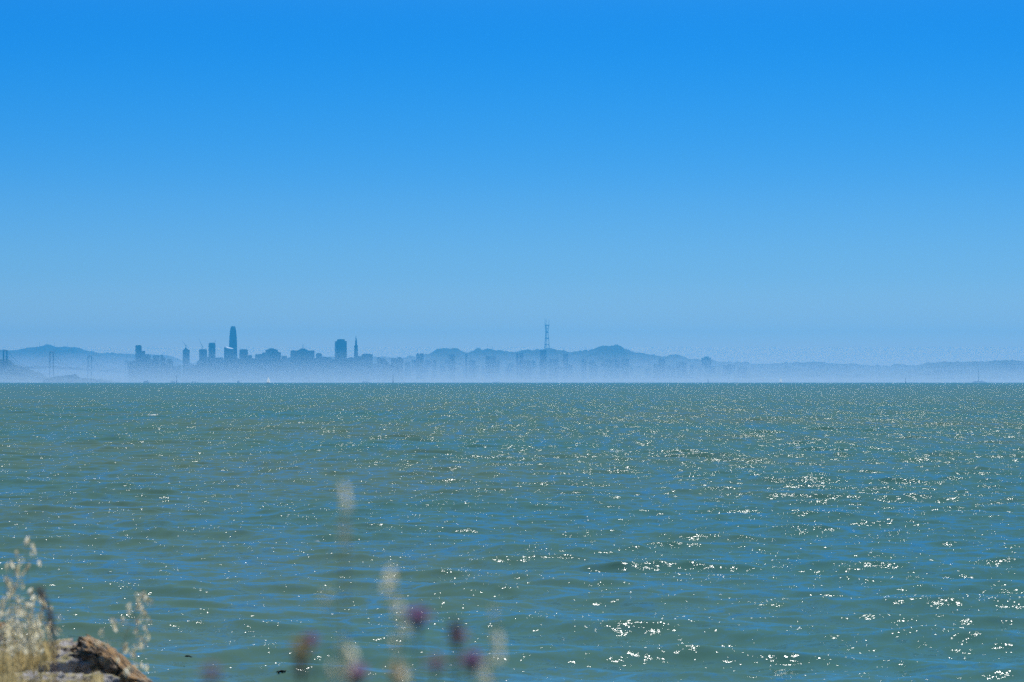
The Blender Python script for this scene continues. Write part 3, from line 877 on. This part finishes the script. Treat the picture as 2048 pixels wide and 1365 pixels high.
# ------------------------------------------------------------------ rocks at the lower left
def rock_mat(name, stops, lichen, lich_amt, spec=0.2):
    m, n, l, b = new_mat(name)
    tc = N(n, "ShaderNodeTexCoord")
    t = N(n, "ShaderNodeTexNoise", Scale=7, Detail=10, Roughness=0.7); l.new(tc.outputs["Object"], t.inputs[0])
    r = N(n, "ShaderNodeValToRGB"); set_ramp(r, stops); l.new(t.outputs[0], r.inputs[0])
    t2 = N(n, "ShaderNodeTexNoise", Scale=16, Detail=6, Roughness=0.75); l.new(tc.outputs["Object"], t2.inputs[0])
    g = N(n, "ShaderNodeNewGeometry"); sp = N(n, "ShaderNodeSeparateXYZ"); l.new(g.outputs["Normal"], sp.inputs[0])
    ad = N(n, "ShaderNodeMath", operation='MULTIPLY_ADD'); l.new(sp.outputs["Z"], ad.inputs[0]); ad.inputs[1].default_value = 0.12; l.new(t2.outputs[0], ad.inputs[2])
    mr_ = N(n, "ShaderNodeMapRange"); mr_.inputs["From Min"].default_value = 0.62 - lich_amt; mr_.inputs["From Max"].default_value = 0.68 - lich_amt; l.new(ad.outputs[0], mr_.inputs[0])
    mx = N(n, "ShaderNodeMix", data_type='RGBA'); l.new(mr_.outputs[0], mx.inputs[0]); l.new(r.outputs[0], mx.inputs[6]); mx.inputs[7].default_value = (*lichen, 1)
    l.new(mx.outputs[2], b.inputs["Base Color"])
    v = N(n, "ShaderNodeTexNoise", Scale=40, Detail=8, Roughness=0.8); l.new(tc.outputs["Object"], v.inputs[0])
    bp = N(n, "ShaderNodeBump", Strength=0.9, Distance=0.03); l.new(v.outputs[0], bp.inputs["Height"]); l.new(bp.outputs[0], b.inputs["Normal"])
    b.inputs["Roughness"].default_value = 0.9; b.inputs["Specular IOR Level"].default_value = spec
    return m
M['rock_grey'] = rock_mat("weathered_grey_rock", [(0.36, (0.10, 0.085, 0.085)), (0.47, (0.42, 0.38, 0.35)), (0.60, (0.74, 0.68, 0.62))], (0.50, 0.42, 0.20), 0.03)
M['rock_rust'] = rock_mat("rusty_lichened_rock", [(0.36, (0.04, 0.03, 0.024)), (0.46, (0.22, 0.15, 0.09)), (0.60, (0.60, 0.50, 0.36))], (0.56, 0.33, 0.14), 0.05)
def boulder(name, centre, size, rot, mat, label, seed, amp=0.22, box=4.0, sub=6, square=0.0):
    import bmesh
    bm = bmesh.new()
    bmesh.ops.create_icosphere(bm, subdivisions=sub, radius=1.0)
    off = Vector((seed * 13.1, seed * 7.7, seed * 3.3))
    for v in bm.verts:
        d = v.co.normalized()
        rr = (abs(d.x) ** box + abs(d.y) ** box + abs(d.z) ** box) ** (-1 / box)
        p = d * rr
        ms_ = sum(size) / 3
        q = Vector((p.x * size[0], p.y * size[1], p.z * size[2])) / ms_
        n1 = mnoise.fractal(q * 1.3 + off, 0.9, 2.0, 4)
        cell = mnoise.voronoi(q * 1.8 + off)[0]
        n2 = mnoise.fractal(q * 6.0 + off, 0.8, 2.1, 5)
        k = 1 + amp * n1 - 0.18 * (cell[1] - cell[0] < 0.10) * 0.6 + 0.10 * (cell[0] - 0.5) + 0.055 * n2
        v.co = Vector((p.x * size[0], p.y * size[1], p.z * size[2])) * k
    me = bpy.data.meshes.new(name)
    bm.to_mesh(me); bm.free()
    me.materials.append(mat)
    me.polygons.foreach_set("use_smooth", [True] * len(me.polygons))
    o = link(bpy.data.objects.new(name, me))
    o.location = centre; o.rotation_euler = rot
    return tag(o, label, "rock")
DR = 13.0
c = W(84, 1354, DR)
boulder("boulder", c, (0.32, 0.45, 0.175), (0.0, R(4), R(12)), M['rock_grey'], "pitted grey boulder at the bottom left behind the dry grass", 3, amp=0.30)
c = W(256, 1364, DR - .1)
boulder("boulder", c, (0.36, 0.2, 0.072), (R(-6), R(38), R(-6)), M['rock_rust'], "rust-coloured lichened rock slab slanting down beside the grey boulder", 5, amp=0.11, box=4)
c = W(-22, 1296, DR + .2)
boulder("boulder", c, (0.12, 0.2, 0.13), (0, 0, 0), M['rock_rust'], "dark rock cut off by the left edge of the picture", 8, amp=0.2)
c = W(40, 1420, DR - 1.0)
boulder("boulder", c, (0.5, 0.4, 0.17), (0, R(-3), 0), M['rock_grey'], "low pale rock along the bottom left edge under the straw", 9, amp=0.25)
# supporting rocks the picture does not show stay below the frame: the bank rises to carry the boulders
for i, (px, py, dd, s) in enumerate(((60, 1475, 13.1, .6), (280, 1500, 13.4, .6))):
    p = W(px, py, dd)
    boulder("boulder", (p.x, p.y, p.z - .15), (s, s * .9, .36), (0, 0, R(40 * i)), M['rock_grey'],
            ("wide buried rock under the grey boulder", "wide buried rock under the rust-coloured slab")[i], 12 + i, amp=0.2, sub=5)

# ------------------------------------------------------------------ plants
def spikelet_mesh(name="spikelet", L=0.024, wd=0.0048, awn=True):
    mb = MB()
    for s, ln, tilt in ((1, 1.0, 0.13), (-1, 0.95, -0.13), (1, 0.8, 0.03)):
        n = 6
        ring = []
        vs = []
        for i in range(n + 1):
            t = i / n
            w = wd * 0.5 * math.sin(math.pi * min(1, t * 0.93 + 0.04)) ** 0.8
            x = tilt * t * L * 1.6 + s * wd * .35 * math.sin(math.pi * t)
            vs += [(x, -w, -t * L * ln), (x + s * w * .7, 0, -t * L * ln), (x, w, -t * L * ln)]
        fs = []
        for i in range(n):
            for j in range(2):
                a = i * 3 + j
                fs.append((a, a + 1, a + 4, a + 3))
        mb.add(vs, fs)
    if awn:
        mb.tube([(0, 0, -L * .7), (0.002, 0, -L * 1.2), (0.010, 0.002, -L * 1.7)], [0.0003, 0.00025, 0.0001], 3)
    me = bpy.data.meshes.new(name)
    me.from_pydata(mb.v, [], mb.f)
    me.materials.append(M['oat'])
    me.polygons.foreach_set("use_smooth", [True] * len(me.polygons))
    me.update()
    return me
SPK = spikelet_mesh()
SPK_FULL = spikelet_mesh('spikelet', 0.026, 0.0078)
def bend_path(base, top, lean, n=12):
    """stem from base to top, bowing out by lean near the top"""
    base, top, lean = Vector(base), Vector(top), Vector(lean)
    pts = []
    for i in range(n + 1):
        t = i / n
        pts.append(base.lerp(top, t) + lean * (t * (1 - t) * 2))
    return pts
def oat(top, label, span=0.28, count=16, lean=(0.03, 0, 0), group=None, seed=0, droop=1.0, scale=1.0, cover=None, base=None, branch=0.05):
    g = random.Random(seed)
    if base is None:
        bx, by = top[0] - lean[0] * 1.5 + g.uniform(-.05, .05), top[1] + g.uniform(-.05, .05)
        bz = bank_z(bx, by) - 0.03
        base = (bx, by, max(bz, top[2] - 1.5))
        base = (bx, by, bz)
    root = empty("wild_oat", base)
    pts = [p - Vector(base) for p in bend_path(base, top, lean, 16)]
    H = pts[-1].length
    MB().tube(pts, [0.0016 * scale * (1 - .75 * i / 16) for i in range(17)], 5).build("stem", M['stem'], root, smooth=True)
    br = MB()
    places = []
    for i in range(count):
        t = i / max(1, count - 1)
        f = 1 - span / H * (1 - t)
        f = max(0.05, min(0.995, f))
        q = f * 16; a = int(min(15, q)); p = pts[a].lerp(pts[a + 1], q - a)
        ang = g.uniform(0, 6.283)
        ln = branch * (1.15 - t) * g.uniform(0.5, 1.3) * scale + 0.006
        out = Vector((math.cos(ang), math.sin(ang), 0))
        e = p + out * ln + Vector((0, 0, ln * 0.5))
        e2 = e + out * ln * .25 - Vector((0, 0, 0.006 * droop * scale))
        br.tube([p, p.lerp(e, .6) + Vector((0, 0, ln * .15)), e, e2], [0.0005, 0.0004, 0.0003, 0.0003], 3)
        places.append((e2, ang))
    br.build("branch", M['stem'], root)
    for (e, ang) in places:
        o = bpy.data.objects.new("spikelet", SPK_FULL)
        link(o, root)
        o.location = e
        s = scale * g.uniform(0.8, 1.2)
        o.scale = (s, s, s)
        o.rotation_euler = (g.gauss(0, .35), g.gauss(0, .35) + 0.25, ang)
    # one or two narrow dry leaves
    for k_ in range(2):
        i = 3 + k_ * 4
        p = pts[i]; ang = g.uniform(0, 6.28); d = Vector((math.cos(ang), math.sin(ang), 0))
        vs, fs = [], []
        for j in range(8):
            t = j / 7
            c = p + d * (0.16 * t) + Vector((0, 0, 0.14 * t - 0.20 * t * t))
            w = 0.004 * (1 - t) ** .6 + .0003
            sd = Vector((-d.y, d.x, 0)) * w
            vs += [c - sd, c + sd]
            if j: fs.append((2 * j - 2, 2 * j - 1, 2 * j + 1, 2 * j))
        MB().add(vs, fs).build("leaf", M['straw'], root, smooth=True)
    return tag(root, label, "grass", group)

# left clump, about 7 m away: (px, py of tip, span in px, count, lean px, label)
DC = 7.2
px_m = DC / FPX
left = [
 (52, 1068, 78, 13, 3, "tallest wild oat stalk of the left clump, drooping seeds spaced well apart"),
 (26, 1118, 110, 24, 12, "dense wild oat stalk leaning right at the left edge, second tallest of the clump"),
 (62, 1172, 100, 16, 14, "wild oat with one fat husk at its tip left of the red-brown dock"),
 (4, 1196, 90, 18, 4, "wild oat cut by the left edge of the picture"),
 (38, 1188, 95, 15, 8, "wild oat with green-tinted husks behind the left clump"),
 (82, 1184, 70, 16, -10, "wild oat tangled with the top of the red-brown dock"),
 (64, 1222, 75, 20, 6, "thick-headed wild oat in the middle of the left clump"),
 (20, 1216, 80, 14, -4, "short wild oat low at the left edge"),
 (48, 1236, 70, 18, 3, "short full wild oat just over the golden straw"),
 (78, 1240, 60, 12, 6, "thin wild oat with pale husks just left of the dock stem"),
 (34, 1250, 60, 16, -5, "shortest wild oat of the left clump"),
 (90, 1232, 50, 9, 10, "sparse wild oat hanging over the grey boulder"),
 (12, 1150, 90, 22, 9, "wild oat closely behind the dense leaning stalk at the left edge"),
 (56, 1200, 60, 20, 3, "wild oat with crowded pale husks in the gap left of the dock top"),
 (28, 1234, 55, 20, 4, "squat crowded wild oat between the shorter stalks at the left"),
 (70, 1255, 45, 18, 5, "lowest crowded wild oat touching the golden straw by the dock"),
 (8, 1245, 50, 18, 2, "lowest wild oat cut by the left edge"),
 (58, 1252, 45, 16, -3, "wild oat half sunk in the golden straw right of the shortest one"),
]
for i, (px, py, sp, cnt, ln, lab) in enumerate(left):
    d = DC + (i % 4) * 0.22 - 0.3
    oat(W(px, py, d), lab, span=sp * px_m, count=int(cnt * .72), lean=(-ln * px_m * 3, 0.02, 0), group="wild oats in the left clump", seed=20 + i, branch=0.034)
oat(W(286, 1180, DC), "wild oat panicle leaning right over the rust-coloured rock slab", span=150 * px_m, count=34, lean=(-0.13, 0.0, 0.06), seed=51, branch=0.055,
    base=(W(205, 1500, DC).x, DC, bank_z(-1.2, DC) - .03))
oat(W(250, 1292, DC + .2), "small drooping oat sprig low over the rust-coloured slab", span=40 * px_m, count=6, lean=(-0.06, 0.0, 0.02), seed=52, branch=0.05,
    base=(W(225, 1500, DC).x, DC + .2, bank_z(-1.2, DC) - .03))
oat(W(284, 1322, DC + .3), "tiny oat sprig at the right edge of the rust-coloured slab", span=25 * px_m, count=4, lean=(-0.05, 0.0, 0.02), seed=53, branch=0.03,
    base=(W(250, 1500, DC).x, DC + .2, bank_z(-1.2, DC) - .03))
# close, strongly blurred stalks in the middle
DN = 1.75
pn = DN / FPX
def near_oat(spots, lab, seed, scale=1.0, d=DN, foot=None):
    """one stalk whose husks hang at the given places, listed from the tip downwards"""
    g = random.Random(seed)
    P_ = [W(px, py, d) for px, py in spots]
    fx = W(foot[0], foot[1], d).x if foot else P_[-1].x
    base = Vector((fx, d + .02, bank_z(fx, d) - .02))
    root = empty("wild_oat", base)
    knots = [base] + list(reversed(P_))
    pts = []
    for a, b in zip(knots[:-1], knots[1:]):
        for k_ in range(4): pts.append(a.lerp(b, k_ / 4) - base)
    pts.append(knots[-1] - base)
    n = len(pts)
    MB().tube(pts, [0.0008 * (1 - .7 * k_ / n) for k_ in range(n)], 5).build("stem", M['stem'], root, smooth=True)
    for p in P_:
        for q in range(1):
            o = bpy.data.objects.new("spikelet", SPK)
            link(o, root)
            sc_ = scale * g.uniform(.85, 1.15)
            o.location = p - base + Vector((g.gauss(0, .0025), g.gauss(0, .004), 0.010 * sc_))
            o.scale = (sc_ * .72, sc_ * .72, sc_ * .62)
            o.rotation_euler = (g.gauss(0, .2), g.gauss(0, .25), g.uniform(0, 6.28))
    return tag(root, lab, "grass", "blurred oats close to the camera")
near_oat([(699, 988), (696, 1014), (693, 1060), (690, 1084)], "tallest blurred oat stalk in the middle, fat husks over the water", 61, .8, foot=(660, 1365))
near_oat([(776, 1160), (786, 1178), (797, 1205), (800, 1222), (800, 1262), (796, 1292), (797, 1335), (801, 1362)],
         "blurred cream oat stalk left of the upper purple flower", 62, .85)
near_oat([(992, 1236), (994, 1278), (990, 1284), (988, 1318), (984, 1330), (974, 1356), (968, 1366)], "blurred pale oat stalk right of the purple flowers", 63, .8)
near_oat([(692, 1298), (693, 1316), (696, 1332), (698, 1352)], "short blurred oat stalk straight below the tallest blurred one", 64, .9)
near_oat([(655, 1195), (660, 1204), (667, 1340), (664, 1352)], "faintest blurred stalk left of the tallest blurred oat", 65, .55, 1.6)

def flower(px, py, lab, seed, style='petal', d=2.1, r=0.0075, lean=0.0, stem='green', tilt=(0, 0)):
    g = random.Random(seed)
    d *= 0.9; r *= 0.82
    top = W(px, py, d)
    base = Vector((top.x + lean, d + 0.03, bank_z(top.x, d) - .02))
    root = empty("purple_flower" if style in ('petal', 'pink') else "seed_head", base)
    pts = [p - base for p in bend_path(base, top - Vector((0, 0, r)), (lean * .5, 0, 0), 10)]
    MB().tube(pts, [0.0014 - 0.00006 * i for i in range(11)], 6).build("stem", M[stem], root, smooth=True)
    head = top - base
    # bract cup
    rings = []
    for z, w in ((-1.25, .18), (-1.0, .62), (-0.6, .80), (-0.2, .74), (0.05, .62)):
        rings.append([head + Vector((r * w * math.cos(a * math.pi / 5), r * w * math.sin(a * math.pi / 5), r * z)) for a in range(10)])
    MB().loft(rings).build("bract", M['bud' if style == 'bud' else 'bract'], root, smooth=True)
    m = MB()
    nfl = 46 if style in ('petal', 'pink') else 26
    for k_ in range(nfl):
        a = g.uniform(0, 6.283); el = g.uniform(0.1, 1.5)
        dv = Vector((math.cos(a) * math.cos(el), math.sin(a) * math.cos(el), math.sin(el)))
        ln = r * g.uniform(1.1, 1.6) * (1 if style != 'dead' else .7)
        p0 = head + Vector((0, 0, -r * .1)) + dv * r * .3; p1 = p0 + dv * ln
        sd = dv.cross(Vector((g.uniform(-1, 1), g.uniform(-1, 1), .3))).normalized() * r * .17
        m.add([p0 - sd * .4, p0 + sd * .4, p1 + sd, p1 + dv * r * .2, p1 - sd], [(0, 1, 2, 3, 4)])
    m.build("petals", M[{'petal': 'petal', 'pink': 'pink', 'bud': 'bud', 'dead': 'bract'}[style]], root)
    for k_ in range(3):
        i = 3 + 2 * k_
        p = pts[i]; a = g.uniform(0, 6.28); dv = Vector((math.cos(a), math.sin(a), .5))
        sd = Vector((-dv.y, dv.x, 0)) * 0.006
        MB().add([p, p + dv * .03 + sd, p + dv * .08, p + dv * .03 - sd], [(0, 1, 2, 3)]).build("leaf", M['green'], root)
    return tag(root, lab, "flower")
flower(835, 1240, "blurred purple flower head highest of the group, right of the cream oat", 71, r=.0085)
flower(908, 1256, "blurred brown seed head above the pink-purple flower", 72, 'dead', r=.0070, lean=-.01)
flower(915, 1278, "blurred pink-purple flower head below the brown seed head", 73, 'pink', r=.0070, lean=.01)
flower(943, 1328, "blurred round purple flower head lowest at the right of the group", 74, r=.0080)
flower(872, 1332, "faint pinkish flower head between the highest and lowest purple ones", 75, 'pink', d=1.8, r=.0055)
flower(712, 1352, "blurred purple flower at the bottom edge left of the cream oat", 76, r=.008)
flower(603, 1302, "blurred yellow-brown seed head left of the short oat stalk", 77, 'bud', r=.0085)
flower(622, 1284, "blurred violet flower behind the yellow-brown seed head", 78, r=.0058, d=2.2)
flower(600, 1336, "blurred dark dried head below the yellow-brown one", 79, 'dead', r=.0065)
flower(424, 1352, "faintest pink flower at the bottom edge, furthest left of the flowers", 80, 'pink', d=1.6, r=.0050)
flower(796, 1350, "golden seed head at the foot of the blurred cream oat", 81, 'bud', r=.0085)

# curly dock: thick red-brown seed stalk bending over in the left clump
def dock():
    d = 3.6
    base_p = W(108, 1420, d)
    base = Vector((base_p.x, d, bank_z(base_p.x, d) - .03))
    root = empty("dock_plant", base)
    path = [W(px, py, d) - base for px, py in ((108, 1420), (111, 1340), (110, 1290), (104, 1255), (97, 1225), (90, 1202), (82, 1186), (74, 1180))]
    path = [Vector((path[0].x, 0, 0))] + path
    MB().tube(path, [0.0028, 0.0024, 0.002, 0.002, 0.0018, .0016, .0014, .0012, .0008], 6).build("stem", M['dock'], root, smooth=True)
    g = random.Random(5)
    m = MB()
    for i in range(190):
        q = g.uniform(2.6, 7.9); a = int(q); p = path[a].lerp(path[a + 1], q - a)
        wid = 0.0072 * (1 - .35 * (q - 2.6) / 5.4)
        c = p + Vector((g.gauss(0, wid * .55), g.gauss(0, wid * .55), g.gauss(0, .004)))
        s = g.uniform(.0014, .0026)
        u = Vector((g.gauss(0, 1), g.gauss(0, 1), g.gauss(0, 1))).normalized(); v = u.orthogonal().normalized(); w_ = u.cross(v)
        m.add([c + u * s * 1.5, c + v * s, c - u * s * 1.2, c - v * s, c + w_ * s * .5], [(0, 1, 4), (1, 2, 4), (2, 3, 4), (3, 0, 4), (0, 3, 2, 1)])
    m.build("seed_cluster", M['dock'], root)
    tag(root, "red-brown dock seed stalk bending left over the dry oats", "plant")
dock()

# golden straw below the oats: tangled dry grass nobody could count
def straw(name, spots, label, seed):
    g = random.Random(seed)
    m = MB()
    for (px, py, spread, n, d, hpx) in spots:
        for i in range(n):
            x = px + g.gauss(0, spread)
            tip = W(x, py + g.uniform(0, hpx * .5), d + g.uniform(-.25, .25))
            L = hpx * d / FPX * g.uniform(.8, 1.6)
            b = tip - Vector((g.gauss(0, L * .2), g.gauss(0, .05), L))
            mid = b.lerp(tip, .6) + Vector((g.gauss(0, L * .05), 0, 0))
            w = g.uniform(.0012, .0028)
            m.add([b + Vector((-w, 0, 0)), b + Vector((w, 0, 0)), mid + Vector((w * .8, 0, 0)), mid - Vector((w * .8, 0, 0)), tip],
                  [(0, 1, 2, 3), (3, 2, 4)])
            for k_ in range(g.randint(0, 4)):
                c = b.lerp(tip, g.uniform(.6, 1)); s = g.uniform(.003, .006)
                dz = Vector((g.gauss(0, .5), g.gauss(0, .5), -1)).normalized()
                sd = dz.orthogonal().normalized() * s * .3
                m.add([c, c + dz * s + sd, c + dz * s * 2.2, c + dz * s - sd], [(0, 1, 2, 3)])
    o = m.build(name, M['straw'])
    return tag(o, label, "grass", kind="stuff")
straw("dry_grass", [(50, 1280, 18, 230, 9.5, 34), (88, 1276, 9, 110, 9.5, 26), (8, 1296, 8, 150, 9.0, 46), (62, 1298, 24, 50, 9.4, 20),
                    (50, 1350, 45, 130, 8.0, 30), (150, 1356, 25, 110, 8.0, 24), (10, 1340, 16, 200, 7.6, 60), (192, 1340, 6, 40, 9.0, 26)],
      "golden dry grass tangled over the boulders at the bottom left", 91)
# more of the same grass covers the bank out of the picture
def bank_grass():
    g = random.Random(17)
    m = MB()
    for i in range(5200):
        x, y = g.uniform(-7, 7), g.uniform(-2, 11)
        z = bank_z(x, y)
        lim = 5 - 0.139 * y - 0.06 if y > 0 else 9
        L = min(g.uniform(.15, .45), max(0.05, lim - z - .12))
        if abs(x) > 0.26 * y + .4: L = min(L * 1.2, .5)
        t = Vector((x + g.gauss(0, .06), y + g.gauss(0, .06), z + L)); b = Vector((x, y, z - .02)); w = .003
        mid = b.lerp(t, .55) + Vector((g.gauss(0, .015), g.gauss(0, .015), 0))
        m.add([b - Vector((w, 0, 0)), b + Vector((w, 0, 0)), mid + Vector((w, 0, 0)), mid - Vector((w, 0, 0)), t], [(0, 1, 2, 3), (3, 2, 4)])
    tag(m.build("bank_grass", M['straw']), "dry grass covering the top of the bank", "grass", kind="stuff")
bank_grass()

# dark weed drifting at the surface near the rocks
def weed(px, py, w, lab, seed):
    g = random.Random(seed)
    D = EYE / math.tan(math.atan((py - 682.5) / FPX) - PITCH)
    L = w / FPX * D * .8
    m = MB()
    pts = [(L * (t - .5), g.gauss(0, .05), 0.06 + .02 * math.sin(math.pi * t)) for t in np.linspace(0, 1, 9)]
    m.tube(pts, [.006, .012, .016, .018, .016, .014, .012, .010, .005], 6)
    o = m.build("seaweed", M['weed'], smooth=True)
    o.location = (XA(px, D), D, 0)
    return tag(o, lab, "seaweed")
weed(378, 1321, 20, "dark clump of weed floating right of the rust-coloured slab", 1)
weed(567, 1352, 34, "long curved dark weed strand floating near the bottom edge", 3)

# ------------------------------------------------------------------ air
def volume_mat(name, col, density, aniso):
    m = bpy.data.materials.new(name)
    m.use_nodes = True
    n, l = m.node_tree.nodes, m.node_tree.links
    n.remove(n["Principled BSDF"])
    v = N(n, "ShaderNodeVolumePrincipled")
    v.inputs["Color"].default_value = (*col, 1)
    v.inputs["Density"].default_value = density
    v.inputs["Anisotropy"].default_value = aniso
    l.new(v.outputs[0], n["Material Output"].inputs["Volume"])
    return m
HAZE = ((0.080, 0.55, 1.0), 6.4e-5, 0.5)
FOG = ((0.90, 0.95, 1.0), 3.9e-4, 0.3)
hz = MB().box(-14000, 16000, -2000, 24500, -8, ZA(636, 17900) + 40).build("haze", volume_mat("haze_air", *HAZE))
tag(hz, kind="stuff")
# low marine fog lying over the far side of the bay: thick at the water, thinning upwards
def fog_bank(yb, levels, top, back, ends):
    sec = [(yb - c, z) for z, c in levels] + [(yb + back * (top - z), z) for z, c in reversed(levels)]
    rings = []
    for x, s in ends:
        rings.append([(x, yb + (y - yb) * s, -4 + (z + 4) * (0.5 + .5 * s)) for y, z in sec])
    return tag(MB().loft(rings).build("fog_bank", volume_mat("marine_fog", *FOG)), kind="stuff")
fg = fog_bank(12300, [(-4, 4600), (12, 3900), (30, 3100), (50, 2400), (75, 1650), (100, 1080), (125, 640), (150, 320), (172, 120), (188, 12)], 188, 0.04,
              ((-7000, .25), (-5600, .8), (-4000, 1), (0, 1), (4500, 1.0), (6500, .8), (8500, .25)))
fg2 = fog_bank(17100, [(-4.5, 2400), (60, 1900), (110, 1450), (150, 950), (180, 500), (205, 160), (220, 12)], 220, 0.05,
               ((-8000, .3), (-6000, .8), (-4500, 1), (0, 1), (900, .95), (2200, .45), (5000, .35), (9500, .3)))
import bmesh
for o in (hz, fg, fg2):                                 # outward normals, so each volume is a closed body
    bm = bmesh.new(); bm.from_mesh(o.data)
    bmesh.ops.recalc_face_normals(bm, faces=bm.faces)
    if bm.calc_volume(signed=True) < 0: bmesh.ops.reverse_faces(bm, faces=bm.faces)
    bm.to_mesh(o.data); bm.free()
tag(fg, kind="stuff")
